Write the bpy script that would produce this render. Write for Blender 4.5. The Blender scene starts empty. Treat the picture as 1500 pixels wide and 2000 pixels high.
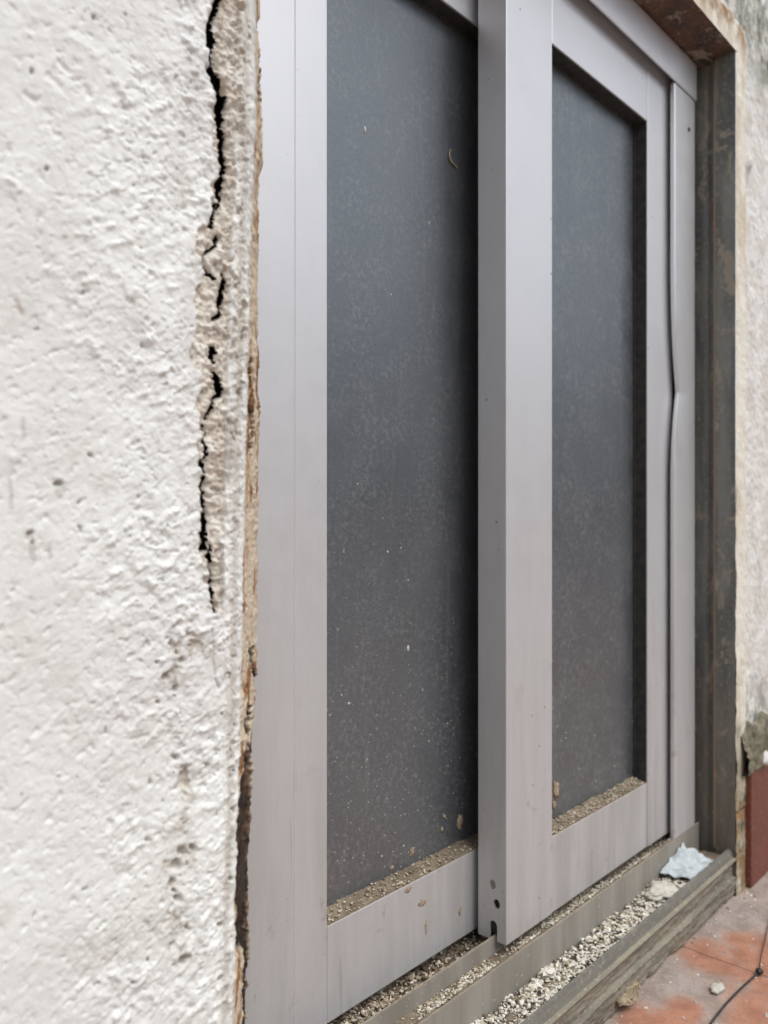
import bpy, bmesh, math, random
import numpy as np
from mathutils import Vector, Matrix, noise as mnoise

# ------------------------------------------------------------------ camera, world, sun, exposure
D = 0.4                       # metres from the lens to the plane of the front sash
CAM_Z = 1.15 * D              # eye height over the tiled terrace
F_PX = 1600.0                 # focal length in pixels of the 1500 x 2000 photograph
ANG = math.radians(47.8156)   # heading, measured from the wall's normal
SA, CA = math.sin(ANG), math.cos(ANG)

scene = bpy.context.scene
cam_data = bpy.data.cameras.new("camera")
cam = bpy.data.objects.new("camera", cam_data)
scene.collection.objects.link(cam)
cam.location = (0, 0, CAM_Z)
cam.rotation_euler = (math.radians(90), 0, -ANG)
cam_data.sensor_fit = 'VERTICAL'
cam_data.sensor_height = 36.0
cam_data.lens = F_PX / 2000 * 36.0
cam_data.clip_start = 0.01
cam_data.clip_end = 200
cam_data.dof.use_dof = True
cam_data.dof.focus_distance = 0.60
cam_data.dof.aperture_fstop = 7.5
scene.camera = cam

SUN_TO = Vector((0.07, -0.52, 0.85)).normalized()
SUN_EL = math.asin(SUN_TO.z)
SUN_AZ = math.atan2(SUN_TO.x, SUN_TO.y)
world = bpy.data.worlds.new("World")
scene.world = world
world.use_nodes = True
wn = world.node_tree
bg = wn.nodes["Background"]
sky = wn.nodes.new("ShaderNodeTexSky")
sky.sky_type = 'NISHITA'
sky.sun_disc = False
sky.sun_elevation = SUN_EL
sky.sun_rotation = SUN_AZ
sky.air_density = 1.0
sky.dust_density = 2.0
sky.ozone_density = 1.0
hsv = wn.nodes.new("ShaderNodeHueSaturation")
hsv.inputs["Saturation"].default_value = 0.36
wn.links.new(sky.outputs[0], hsv.inputs["Color"])
wn.links.new(hsv.outputs[0], bg.inputs["Color"])
bg.inputs["Strength"].default_value = 0.13
sun_data = bpy.data.lights.new("sun", 'SUN')
sun_data.energy = 1.5
sun_data.angle = math.radians(50)
sun_data.color = (1.0, 0.985, 0.96)
sun = bpy.data.objects.new("sun", sun_data)
scene.collection.objects.link(sun)
sun.rotation_euler = SUN_TO.to_track_quat('Z', 'Y').to_euler()
sun.location = (1, -3, 4)
scene.view_settings.view_transform = 'Standard'
scene.view_settings.look = 'None'
scene.view_settings.exposure = 0.36
scene.view_settings.gamma = 1.0
scene.view_settings.use_curve_mapping = False

# ------------------------------------------------------------------ helpers
RNG = random.Random(7)
NPR = np.random.RandomState(11)


def V(x, y, z):
    """units of D -> metres"""
    return Vector((x * D, y * D, CAM_Z + z * D))


def tanphi(px):
    return np.tan(ANG + np.arctan((px - 750.0) / F_PX))


def on_plane(px, py, d):
    """photo pixel -> (x, z) in units of D on the vertical plane at distance d"""
    x = d * tanphi(px)
    dep = d * CA + x * SA
    return float(x), float((1000.0 - py) / F_PX * dep)


def on_floor(px, py, z):
    u = (px - 750) / F_PX
    v = (1000 - py) / F_PX
    t = z / v
    return float((SA + u * CA) * t), float((CA - u * SA) * t)


def link(o, parent=None):
    scene.collection.objects.link(o)
    if parent:
        o.parent = parent
        o.matrix_parent_inverse = parent.matrix_world.inverted()
    return o


def tag(o, label=None, cat=None, group=None, kind=None):
    if label: o["label"] = label
    if cat: o["category"] = cat
    if group: o["group"] = group
    if kind: o["kind"] = kind
    return o


def empty(name, loc):
    o = bpy.data.objects.new(name, None)
    o.location = loc
    o.empty_display_size = 0.02
    link(o)
    bpy.context.view_layer.update()
    return o


def from_bm(name, bm, mat, parent=None, smooth=False):
    me = bpy.data.meshes.new(name)
    bm.normal_update()
    bm.to_mesh(me)
    bm.free()
    if smooth:
        me.polygons.foreach_set("use_smooth", [True] * len(me.polygons))
    for m in (mat if isinstance(mat, (list, tuple)) else [mat]):
        me.materials.append(m)
    return link(bpy.data.objects.new(name, me), parent)


def add_box(bm, x0, x1, y0, y1, z0, z1, bev=0.0015, seg=2):
    """box in units of D with rounded edges"""
    b2 = bmesh.new()
    bmesh.ops.create_cube(b2, size=1.0)
    for v in b2.verts:
        v.co = V(x0 + (v.co.x + .5) * (x1 - x0), y0 + (v.co.y + .5) * (y1 - y0), z0 + (v.co.z + .5) * (z1 - z0))
    if bev:
        bmesh.ops.bevel(b2, geom=list(b2.edges), offset=bev * D, segments=seg, affect='EDGES', profile=0.5)
    me = bpy.data.meshes.new("tmp")
    b2.to_mesh(me); b2.free()
    bm.from_mesh(me)
    bpy.data.meshes.remove(me)


def box(name, mat, parent, *a, **k):
    bm = bmesh.new()
    add_box(bm, *a, **k)
    return from_bm(name, bm, mat, parent)


# --- vectorised gradient noise
_P = NPR.permutation(512).astype(np.int64)
_G = np.stack([np.cos(np.linspace(0, 2 * np.pi, 512, endpoint=False)), np.sin(np.linspace(0, 2 * np.pi, 512, endpoint=False))], 1)


def perlin(x, y, seed=0):
    xi = np.floor(x).astype(np.int64); yi = np.floor(y).astype(np.int64)
    xf = x - xi; yf = y - yi
    u = xf * xf * xf * (xf * (xf * 6 - 15) + 10); v = yf * yf * yf * (yf * (yf * 6 - 15) + 10)

    def g(ix, iy, dx, dy):
        h = _P[(_P[(ix + seed * 57) % 512] + iy) % 512]
        return _G[h, 0] * dx + _G[h, 1] * dy
    a = g(xi, yi, xf, yf); b = g(xi + 1, yi, xf - 1, yf)
    c = g(xi, yi + 1, xf, yf - 1); d = g(xi + 1, yi + 1, xf - 1, yf - 1)
    return (a + (b - a) * u + (c - a) * v + (a - b - c + d) * u * v) * 1.5


def fbm(x, y, sc, oct=4, seed=0, gain=.5):
    r = 0; a = 1; s = 0
    for i in range(oct):
        r = r + a * perlin(x / sc + 13.7 * i, y / sc - 7.3 * i, seed + i)
        s += a; a *= gain; sc /= 2.03
    return r / s


def sstep(a, b, x):
    t = np.clip((x - a) / (b - a), 0, 1)
    return t * t * (3 - 2 * t)


def dots(x, y, cell, rmin, rmax, prob, seed):
    """scattered round spots: 1 in the middle of a spot, 0 outside"""
    out = np.zeros_like(x)
    xi = np.floor(x / cell).astype(np.int64); yi = np.floor(y / cell).astype(np.int64)
    for ox in (-1, 0, 1):
        for oy in (-1, 0, 1):
            cx = xi + ox; cy = yi + oy
            h = _P[(_P[(cx + seed) % 512] + cy) % 512]
            h2 = _P[(h + 91) % 512]; h3 = _P[(h2 + 37) % 512]; h4 = _P[(h3 + 11) % 512]
            px = (cx + .15 + .7 * h / 512.) * cell; py = (cy + .15 + .7 * h2 / 512.) * cell
            r = rmin + (rmax - rmin) * (h3 / 512.) ** 2
            k = (h4 / 512. < prob)
            d = np.hypot(x - px, (y - py) * .8) / r
            out = np.maximum(out, np.where(k, np.clip(1.3 - d, 0, 1), 0))
    return out


def polydist(px, py, pts):
    """distance to a polyline and the interpolated half width there"""
    best = np.full(px.shape, 1e9); wid = np.zeros(px.shape)
    for (x0, y0, w0), (x1, y1, w1) in zip(pts[:-1], pts[1:]):
        dx, dy = x1 - x0, y1 - y0
        t = np.clip(((px - x0) * dx + (py - y0) * dy) / (dx * dx + dy * dy), 0, 1)
        d = np.hypot(px - x0 - t * dx, py - y0 - t * dy)
        m = d < best
        best = np.where(m, d, best); wid = np.where(m, w0 + t * (w1 - w0), wid)
    return best, wid


def grid_mesh(name, X, Y, Z, mat, parent=None, cols=None, keep=None, smooth=True, flip=False):
    """heightfield from 2-D arrays (units of D); cols: dict of colour-attribute name -> (n,m,3)"""
    n, m = X.shape
    co = np.stack([X * D, Y * D, Z * D + CAM_Z], -1).reshape(-1, 3)
    idx = np.arange(n * m).reshape(n, m)
    q = np.stack([idx[:-1, :-1], idx[:-1, 1:], idx[1:, 1:], idx[1:, :-1]], -1)
    if flip: q = q[..., ::-1]
    if keep is not None: q = q[keep[:-1, :-1]]
    q = q.reshape(-1, 4)
    me = bpy.data.meshes.new(name)
    me.vertices.add(len(co)); me.vertices.foreach_set("co", co.astype(np.float32).ravel())
    me.loops.add(q.size); me.loops.foreach_set("vertex_index", q.ravel().astype(np.int32))
    me.polygons.add(len(q))
    me.polygons.foreach_set("loop_start", (np.arange(len(q)) * 4).astype(np.int32))
    me.update(calc_edges=True)
    me.polygons.foreach_set("use_smooth", [smooth] * len(q))
    for k, c in (cols or {}).items():
        at = me.attributes.new(k, 'FLOAT_COLOR', 'POINT')
        at.data.foreach_set("color", np.concatenate([c.reshape(-1, 3), np.ones((n * m, 1))], 1).astype(np.float32).ravel())
    me.materials.append(mat)
    me.validate()
    return link(bpy.data.objects.new(name, me), parent)


# --- shader helper
class M:
    def __init__(s, name, rough=.6, metal=0., spec=.5):
        s.mat = bpy.data.materials.new(name); s.mat.use_nodes = True
        s.t = s.mat.node_tree; s.b = s.t.nodes["Principled BSDF"]
        s.b.inputs["Roughness"].default_value = rough
        s.b.inputs["Metallic"].default_value = metal
        s.b.inputs["Specular IOR Level"].default_value = spec
        tc = s.t.nodes.new("ShaderNodeNewGeometry"); s.pos = tc.outputs["Position"]; s.nrm = tc.outputs["Normal"]

    def n(s, t, **k):
        nd = s.t.nodes.new("ShaderNode" + t)
        for a, v in k.items(): setattr(nd, a, v)
        return nd

    def put(s, sock, v):
        if isinstance(v, bpy.types.NodeSocket): s.t.links.new(v, sock)
        elif v is not None: sock.default_value = v

    def vec(s, sc):
        """world position scaled per axis"""
        m = s.n("Mapping"); s.put(m.inputs["Vector"], s.pos); m.inputs["Scale"].default_value = sc
        return m.outputs[0]

    def noise(s, scale, detail=4, rough=.55, vec=None, dist=0.):
        m = s.n("TexNoise"); s.put(m.inputs["Vector"], vec or s.pos)
        m.inputs["Scale"].default_value = scale; m.inputs["Detail"].default_value = detail
        m.inputs["Roughness"].default_value = rough; m.inputs["Distortion"].default_value = dist
        return m.outputs[0]

    def ramp(s, f, a, b, lo=0., hi=1.):
        m = s.n("MapRange"); m.interpolation_type = 'SMOOTHSTEP'
        s.put(m.inputs[0], f)
        for i, v in enumerate((a, b, lo, hi)): m.inputs[i + 1].default_value = v
        return m.outputs[0]

    def math(s, op, a, b=None):
        m = s.n("Math", operation=op); s.put(m.inputs[0], a)
        if b is not None: s.put(m.inputs[1], b)
        return m.outputs[0]

    def mix(s, f, a, b):
        m = s.n("Mix", data_type='RGBA')
        s.put(m.inputs[0], f)
        for sock, v in ((m.inputs[6], a), (m.inputs[7], b)):
            s.put(sock, v if isinstance(v, bpy.types.NodeSocket) else (*v, 1.))
        return m.outputs[2]

    def attr(s, name):
        a = s.n("Attribute", attribute_name=name)
        sp = s.n("SeparateColor"); s.put(sp.inputs[0], a.outputs["Color"])
        return a.outputs["Color"], sp.outputs

    def xyz(s):
        sp = s.n("SeparateXYZ"); s.put(sp.inputs[0], s.pos); return sp.outputs

    def specks(s, scale, size, prob, stretch=(1, 1, 1)):
        """small scattered round grains: 1 on a grain"""
        v = s.n("TexVoronoi"); v.inputs["Scale"].default_value = scale
        s.put(v.inputs["Vector"], s.vec(stretch))
        sp = s.n("SeparateColor"); s.put(sp.inputs[0], v.outputs["Color"])
        sz = s.math('MULTIPLY', sp.outputs[1], size)
        on = s.math('LESS_THAN', v.outputs["Distance"], sz)
        return s.math('MULTIPLY', on, s.math('LESS_THAN', sp.outputs[0], prob))

    def color(s, v): s.put(s.b.inputs["Base Color"], v if isinstance(v, bpy.types.NodeSocket) else (*v, 1.))
    def rough(s, v): s.put(s.b.inputs["Roughness"], v)

    def bump(s, h, strength, dist):
        m = s.n("Bump"); m.inputs["Strength"].default_value = strength; m.inputs["Distance"].default_value = dist
        s.put(m.inputs["Height"], h); s.put(s.b.inputs["Normal"], m.outputs[0])


# ------------------------------------------------------------------ materials
def mat_plaster():
    m = M("weathered_plaster", rough=.85, spec=.25)
    _, a = m.attr("mask")        # R bare mortar, G stains plus painted crack and pit shade, B tan edging
    _, b = m.attr("mask2")       # R rotten edging plus painted shade of gap and cracks, G rust, B unused
    big = m.noise(9, 4); mid = m.noise(60, 5); fine = m.noise(420, 4)
    paint = m.mix(m.ramp(big, .35, .65), (.88, .895, .86), (.81, .81, .785))
    paint = m.mix(m.math('MULTIPLY', m.ramp(m.noise(22, 5, .6), .5, .72), .45), paint, (.64, .63, .56))
    paint = m.mix(m.math('MULTIPLY', m.ramp(mid, .52, .72), .35), paint, (.62, .58, .53))
    bare = m.mix(m.ramp(mid, .35, .65), (.68, .61, .52), (.80, .76, .68))
    bare = m.mix(m.ramp(fine, .57, .71), bare, (.36, .30, .24))
    c = m.mix(a[0], paint, bare)
    c = m.mix(m.math('MULTIPLY', a[1], .75), c, (.31, .27, .21))
    tan = m.mix(m.ramp(fine, .4, .62), (.68, .59, .46), (.55, .45, .32))
    tan = m.mix(m.ramp(m.noise(60, 4, vec=m.vec((1, 1, .35))), .52, .68), tan, (.42, .25, .12))
    c = m.mix(a[2], c, tan)
    c = m.mix(b[1], c, m.mix(m.ramp(fine, .4, .6), (.38, .19, .075), (.20, .10, .05)))
    c = m.mix(b[0], c, m.mix(m.ramp(m.noise(110, 5, .7), .46, .62), (.030, .022, .018), (.115, .065, .04)))
    sp = m.specks(260, .28, .05)
    c = m.mix(m.math('MULTIPLY', sp, .55), c, (.22, .18, .15))
    m.color(c)
    h = m.math('ADD', m.math('MULTIPLY', m.noise(520, 5, .7), 1.), m.math('MULTIPLY', m.noise(900, 3), .35))
    m.bump(h, .38, .0010)
    return m.mat


def mat_wall_far():
    m = M("stained_plaster", rough=.88, spec=.2)
    x, y, z = m.xyz()
    _, a = m.attr("mask")        # R cream, G moss, B rust
    mid = m.noise(34, 5); fine = m.noise(160, 5, .7)
    st = m.noise(30, 5, vec=m.vec((1, 1, .4)))
    c = m.mix(m.ramp(mid, .35, .65), (.84, .835, .81), (.72, .69, .63))
    c = m.mix(m.math('MULTIPLY', m.ramp(st, .54, .72), .4), c, (.46, .40, .32))
    c = m.mix(m.math('MULTIPLY', m.ramp(fine, .60, .74), .6), c, (.28, .26, .22))
    moss = m.mix(m.ramp(mid, .4, .6), (.075, .09, .06), (.26, .27, .21))
    cream = m.mix(m.ramp(st, .4, .66), (.84, .80, .70), (.68, .60, .46))
    c = m.mix(a[0], c, cream)
    c = m.mix(m.math('MULTIPLY', a[1], m.ramp(m.noise(26, 5, .7), .34, .6)), c, moss)
    c = m.mix(m.math('MULTIPLY', a[2], m.ramp(m.noise(40, 5), .4, .62)), c, (.34, .20, .09))
    m.color(c)
    m.bump(m.noise(240, 6, .7), .8, .002)
    return m.mat


def mat_dirty(name, c1, c2, c3, grit=(.45, .42, .36), stretch=(1, 1, .35), rough=.7, bstr=.5, scale=45, spk=.05, peel=None):
    m = M(name, rough=rough, spec=.35)
    n1 = m.noise(scale, 6, .62, vec=m.vec(stretch)); n2 = m.noise(scale * 4.5, 5, .65)
    c = m.mix(m.ramp(n1, .36, .64), c1, c2)
    c = m.mix(m.math('MULTIPLY', m.ramp(n2, .52, .68), .8), c, c3)
    if peel:
        c = m.mix(m.ramp(m.noise(scale * .9, 6, .68, vec=m.vec(tuple(.5 + .5 * k for k in stretch)), dist=.6), .55, .62), c, peel)
    if peel:      # splashed soil, thick near the sill
        zz = m.xyz()[2]
        c = m.mix(m.math('MULTIPLY', m.ramp(zz, CAM_Z - .42, CAM_Z - .12, .75, 0.), m.ramp(n2, .25, .6, .5, 1.)), c, (.15, .125, .095))
    c = m.mix(m.math('MULTIPLY', m.specks(330, .32, spk), .8), c, grit)
    m.color(c)
    m.bump(m.math('ADD', n1, m.math('MULTIPLY', n2, .6)), bstr, .0015)
    return m.mat


def mat_metal(name, base=(.755, .762, .775), metal=.6, rough=.44, dirt=1.0):
    m = M(name, rough=rough, metal=metal)
    x, y, z = m.xyz()
    low = m.ramp(z, CAM_Z - .50, CAM_Z + .25, 1., 0.)         # dust gathers towards the sill
    cloud = m.noise(14, 5, .6); wash = m.noise(30, 5, vec=m.vec((1, 1, .12)))
    c = m.mix(m.math('MULTIPLY', m.ramp(cloud, .4, .7), .22), base, (.64, .64, .655))
    film = m.math('MULTIPLY', m.math('MULTIPLY', low, m.ramp(wash, .30, .70, .35, 1.)), .68 * dirt)
    c = m.mix(film, c, (.235, .215, .18))
    sp = m.specks(120, .12, .34); sp2 = m.specks(480, .24, .22)
    dust = m.math('MULTIPLY', m.math('MAXIMUM', sp, sp2), m.ramp(z, CAM_Z - .42, CAM_Z + .12, .85, .06))
    c = m.mix(dust, c, (.74, .70, .62))
    dk = m.specks(95, .085, .16, (1, 1, .8))
    c = m.mix(m.math('MULTIPLY', dk, .75), c, (.07, .06, .05))
    drip = m.math('MULTIPLY', m.ramp(m.noise(75, 4, .6, vec=m.vec((1, 1, .07))), .60, .74), m.ramp(z, CAM_Z - .44, CAM_Z + .1, .35, .05))
    c = m.mix(drip, c, (.24, .20, .16))
    smear = m.math('MULTIPLY', m.ramp(m.noise(38, 6, .7), .60, .70), m.ramp(z, CAM_Z - .42, CAM_Z - .05, .5, .04))
    c = m.mix(smear, c, (.30, .25, .19))
    sn = m.n("SeparateXYZ"); s_up = m.put(sn.inputs[0], m.nrm)
    up = m.math('MULTIPLY', m.ramp(sn.outputs[2], .35, .8), m.ramp(m.noise(120, 5, .65), .25, .6, .55, .95))
    c = m.mix(up, c, m.mix(m.ramp(m.noise(260, 4), .4, .62), (.40, .335, .245), (.27, .22, .16)))
    film = m.math('MAXIMUM', film, up)
    m.color(c)
    m.put(m.b.inputs["Metallic"], m.math('MULTIPLY', m.math('SUBTRACT', 1., m.math('MAXIMUM', film, dust)), metal))
    m.rough(m.math('ADD', m.math('MULTIPLY', film, .4), m.ramp(m.noise(55, 5, .7), .3, .7, rough - .03, rough + .05)))
    m.bump(m.noise(700, 3), .06, .0006)
    return m.mat


def mat_glass():
    m = M("dusty_dark_glass", rough=.3, spec=.8)
    m.b.inputs["IOR"].default_value = 2.0
    m.b.inputs["Specular Tint"].default_value = (.86, .95, 1., 1.)
    x, y, z = m.xyz()
    cloud = m.noise(16, 6, .65); fine = m.noise(650, 4, .75); wipe = m.noise(60, 5, vec=m.vec((1, 1, .3)))
    film = m.math('MULTIPLY', m.ramp(cloud, .3, .7, .62, .85), m.ramp(fine, .36, .66, .30, 1.))
    c = m.mix(m.math('MULTIPLY', film, .55), (.018, .020, .024), (.20, .212, .228))
    c = m.mix(m.math('MULTIPLY', m.ramp(wipe, .56, .72), .25), c, (.12, .115, .105))
    mot = m.math('MULTIPLY', m.ramp(m.noise(210, 5, .75), .46, .66), m.ramp(m.noise(24, 4, .6), .35, .62, .15, .75))
    c = m.mix(m.math('MULTIPLY', mot, .55), c, (.27, .275, .27))
    runs = m.math('MULTIPLY', m.ramp(m.noise(95, 4, .6, vec=m.vec((1, 1, .05))), .58, .72), .22)
    c = m.mix(runs, c, (.22, .22, .21))
    s1 = m.specks(115, .12, .30); s2 = m.specks(400, .24, .22)
    dust = m.math('MULTIPLY', m.math('MAXIMUM', s1, s2), m.ramp(z, CAM_Z - .40, CAM_Z + .12, .9, .10))
    c = m.mix(dust, c, (.66, .63, .57))
    m.color(c)
    m.rough(m.math('ADD', m.ramp(cloud, .3, .7, .36, .41), m.math('MULTIPLY', dust, .4)))
    m.bump(m.noise(900, 2), .04, .0004)
    return m.mat


def mat_attr(name, rough=.9, jitter=.25, scale=300):
    """base colour from each chip's own colour"""
    m = M(name, rough=rough, spec=.2)
    col, _ = m.attr("tint")
    c = m.mix(m.math('MULTIPLY', m.ramp(m.noise(scale, 4), .45, .65), jitter), col, (.16, .13, .10))
    m.color(c)
    m.bump(m.noise(900, 3), .3, .0006)
    return m.mat


def mat_tile_floor():
    m = M("terracotta_tiles", rough=.62, spec=.4)
    x, y, z = m.xyz()
    big = m.noise(7.5, 5, .55, dist=.4); mid = m.noise(42, 5, .6); fine = m.noise(300, 4)
    red = m.mix(m.ramp(mid, .38, .64), (.46, .22, .14), (.36, .165, .105))
    grey = m.mix(m.ramp(mid, .35, .66), (.40, .345, .305), (.28, .235, .20))
    # pale cement film: thick against the sill, worn through further out
    _, wa = m.attr("worn")
    film = m.ramp(m.math('SUBTRACT', m.math('MULTIPLY', big, .6), wa[0]), -.75, .50)
    c = m.mix(film, red, grey)
    c = m.mix(m.math('MULTIPLY', m.ramp(m.noise(24, 6, .7), .5, .66), .45), c, (.40, .355, .33))
    c = m.mix(m.math('MULTIPLY', m.ramp(fine, .54, .7), .5), c, (.15, .12, .10))
    c = m.mix(m.math('MULTIPLY', m.specks(260, .25, .07), .8), c, (.62, .58, .52))
    # joints of the paving
    def joint(co, pitch, off, w):
        f = m.math('FRACT', m.math('DIVIDE', m.math('ADD', co, off), pitch))
        f = m.math('ABSOLUTE', m.math('SUBTRACT', f, .5))
        return m.math('GREATER_THAN', f, .5 - w / pitch)
    wob = m.math('MULTIPLY', m.math('SUBTRACT', mid, .5), .006)
    j = m.math('MAXIMUM', joint(m.math('ADD', x, wob), .24, .105, .0009), joint(m.math('ADD', y, wob), .24, -.118, .0009))
    c = m.mix(m.math('MULTIPLY', j, .75), c, (.075, .055, .045))
    m.color(c)
    m.rough(m.ramp(film, 0, 1, .42, .8))
    m.bump(m.math('SUBTRACT', m.math('ADD', mid, m.math('MULTIPLY', fine, .4)), j), .45, .0014)
    return m.mat


def mat_simple(name, c1, c2, scale=80, rough=.7, bstr=.3, metal=0.):
    m = M(name, rough=rough, metal=metal)
    n = m.noise(scale, 5, .6)
    m.color(m.mix(m.ramp(n, .36, .64), c1, c2))
    m.bump(n, bstr, .001)
    return m.mat


PLASTER = mat_plaster()
FARWALL = mat_wall_far()
METAL = mat_metal("anodised_aluminium")
TRACKM = mat_metal("dusty_aluminium", base=(.45, .425, .375), metal=.3, rough=.45, dirt=1.5)
GLASS = mat_glass()
REVEAL = mat_dirty("mouldy_paint", (.21, .215, .195), (.12, .125, .115), (.28, .25, .20), stretch=(1, 1, .16), rough=.38, bstr=.35, peel=(.30, .27, .215))
SOFFIT = mat_dirty("rusty_soffit", (.13, .075, .05), (.055, .045, .04), (.22, .13, .09), stretch=(.5, 1, 1), bstr=.7, peel=(.27, .225, .185))
CEMENT = mat_dirty("dirty_sill_cement", (.26, .235, .185), (.15, .14, .115), (.35, .30, .22), stretch=(.16, 1, 1.3), bstr=.8, scale=70, spk=.1)
LIPM = mat_dirty("weathered_lip", (.215, .21, .18), (.15, .145, .125), (.30, .27, .21), stretch=(.10, 1, 1), rough=.55, bstr=.3, spk=.1)
EDGEM = mat_dirty("lip_edge_highlight", (.36, .33, .25), (.24, .22, .17), (.44, .38, .28), stretch=(.15, 1, 1), rough=.6, bstr=.4, spk=.1)  # paler than the lip, so the worn edge carries a painted highlight
DIRT = mat_dirty("track_dirt", (.27, .215, .15), (.16, .125, .09), (.10, .08, .06), grit=(.60, .55, .45), stretch=(1, 1, 1), rough=.95, bstr=.8, spk=.25)
SKIRT = mat_dirty("terracotta_skirting", (.19, .055, .035), (.15, .05, .034), (.24, .10, .065), grit=(.5, .42, .34), stretch=(1, 1, .6), rough=.5, bstr=.3, spk=.12)
MOSSY = mat_dirty("mossy_mortar", (.27, .235, .17), (.11, .11, .07), (.06, .07, .05), grit=(.6, .57, .48), stretch=(1, 1, 1), rough=.95, bstr=.9, spk=.12)
CHIPS = mat_attr("loose_chips")
BLACK = mat_simple("black_rubber_and_shade", (.012, .012, .013), (.03, .028, .026), rough=.5)  # rubber, also the painted dark of holes in the frame
GASKET_SHADE = mat_simple("gasket_and_shade", (.022, .022, .022), (.045, .042, .038), scale=120, rough=.7)  # rubber, also the shade painted on the sash returns
FOAM = mat_simple("grey_blue_foam", (.52, .57, .585), (.38, .42, .43), scale=90, rough=.6, bstr=.5)
PALE = mat_simple("pale_plaster_chunk", (.62, .60, .52), (.45, .43, .36), scale=120, rough=.9, bstr=.8)
FLAKE = mat_simple("tan_flake", (.46, .38, .26), (.26, .20, .13), scale=150, rough=.9, bstr=.8)
MUD = mat_simple("dried_mud", (.42, .33, .23), (.28, .21, .14), scale=300, rough=.95, bstr=.8)
GROUNDM = mat_simple("terrace_beyond", (.24, .20, .18), (.17, .14, .13), scale=3, rough=.8)
REFL_WALL = mat_simple("reflection_wall_grey", (.42, .42, .44), (.35, .35, .37), scale=3, rough=.9)

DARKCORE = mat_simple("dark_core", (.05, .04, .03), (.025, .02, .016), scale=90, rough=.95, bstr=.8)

# ------------------------------------------------------------------ the ground
FZ = -1.15


def floor_grid():
    xs = np.concatenate([np.linspace(-40, -1, 12), np.linspace(-.8, 4.2, 260), np.linspace(4.6, 60, 14)])
    ys = np.concatenate([np.linspace(-60, -2.2, 14), np.linspace(-2, .1, 40), np.linspace(.12, .90, 110)])
    X, Y = np.meshgrid(xs, ys)
    Z = FZ + .003 * fbm(X, Y, .35, 3, 5) + .0012 * fbm(X, Y, .03, 3, 9)
    worn = np.zeros(X.shape)
    for (px, py, r) in ((1400, 1868, .15), (1455, 1850, .12), (1275, 2000, .12), (1330, 1975, .08), (1500, 1990, .16), (1560, 1900, .3), (1500, 2300, .5), (1200, 2200, .2)):
        a, b = on_floor(px, py, FZ)
        worn = np.maximum(worn, 1 - sstep(.35, 1.1, np.hypot(X - a, (Y - b) * 1.2) / r + .35 * fbm(X, Y, .12, 4, 6)))
    worn = np.maximum(worn, .6 * sstep(.0, .3, fbm(X, Y, .6, 3, 8)) * (Y < .2))
    o = grid_mesh("floor", X, Y, Z, mat_tile_floor(), None, {"worn": np.stack([worn] * 3, -1)})
    return tag(o, "red terracotta terrace tiles with grey cement smears", "floor", kind="structure")


floor_grid()

# ------------------------------------------------------------------ the wall
wall = empty("plastered_wall", V(0, .868, FZ))
tag(wall, "old white plastered wall with a long vertical crack beside the window", "wall", kind="structure")
WP = .868

# crack, in photo pixels on the wall plane: x, y, half width
CRACKS = [
    [(432, -60, 6), (430, 0, 6), (420, 30, 5), (414, 45, 5), (416, 75, 6), (413, 110, 6), (416, 140, 8), (428, 165, 9), (436, 195, 11), (434, 225, 8),
     (433, 250, 6), (440, 275, 7), (439, 300, 6), (444, 325, 6), (438, 350, 6), (436, 380, 7), (431, 402, 5), (430, 407, 1)],
    [(421, 400, 2), (422, 420, 4), (417, 440, 4), (416, 446, 1)],
    [(431, 462, 1.5), (425, 478, 2), (408, 492, 1.8), (399, 500, 1.8), (400, 515, 2), (412, 530, 1.8), (425, 545, 1.5)],
    [(441, 535, 1.5), (442, 550, 4), (438, 575, 5), (436, 600, 4), (430, 618, 4), (417, 625, 1)],
    [(418, 680, 5), (420, 700, 5), (422, 707, 2)], [(424, 727, 2), (433, 745, 5), (433, 770, 5), (420, 785, 2), (416, 798, 3), (410, 818, 3)],
    [(402, 830, 1.2), (408, 845, 2), (400, 862, 1.4), (406, 885, 1.2), (401, 905, 2), (403, 920, 4), (402, 950, 4), (400, 980, 4), (404, 1010, 3.5),
     (405, 1040, 3), (404, 1075, 3)],
    [(417, 1068, 3), (413, 1090, 3), (416, 1120, 3.2), (415, 1155, 3.4), (419, 1180, 3.2), (420, 1197, 1)],
    [(414, 1230, .8), (417, 1290, 1.2), (421, 1325, .8), (429, 1345, 1), (444, 1315, 1)],
]
PATCH = [  # bare mortar, photo pixels: x, y, half width (blurred outline added by noise)
    [(452, -60, 30), (446, 60, 32), (440, 140, 24), (452, 220, 26), (450, 330, 24), (446, 420, 30), (424, 480, 42), (430, 540, 38), (432, 620, 46),
     (424, 700, 44), (428, 770, 40), (420, 840, 32), (420, 930, 32), (424, 1010, 22), (420, 1100, 22), (424, 1180, 24)],
]
FAINT = [
    [(392, 1195, 24), (370, 1240, 34), (372, 1300, 36), (330, 1330, 24)],
    [(366, 1500, 12), (362, 1580, 18), (350, 1660, 26), (344, 1720, 28), (350, 1790, 20), (358, 1860, 16)],
]
CX = ([-200, 0, 300, 600, 900, 1450, 1700, 2000, 2400], [490, 488, 484, 476, 468, 457, 450, 443, 436])
FX = ([-200, 0, 50, 250, 300, 900, 1200, 1250, 1450, 1700, 2000, 2400], [507, 507, 509, 511, 505, 503, 502, 500, 497, 492, 485, 478])


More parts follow.
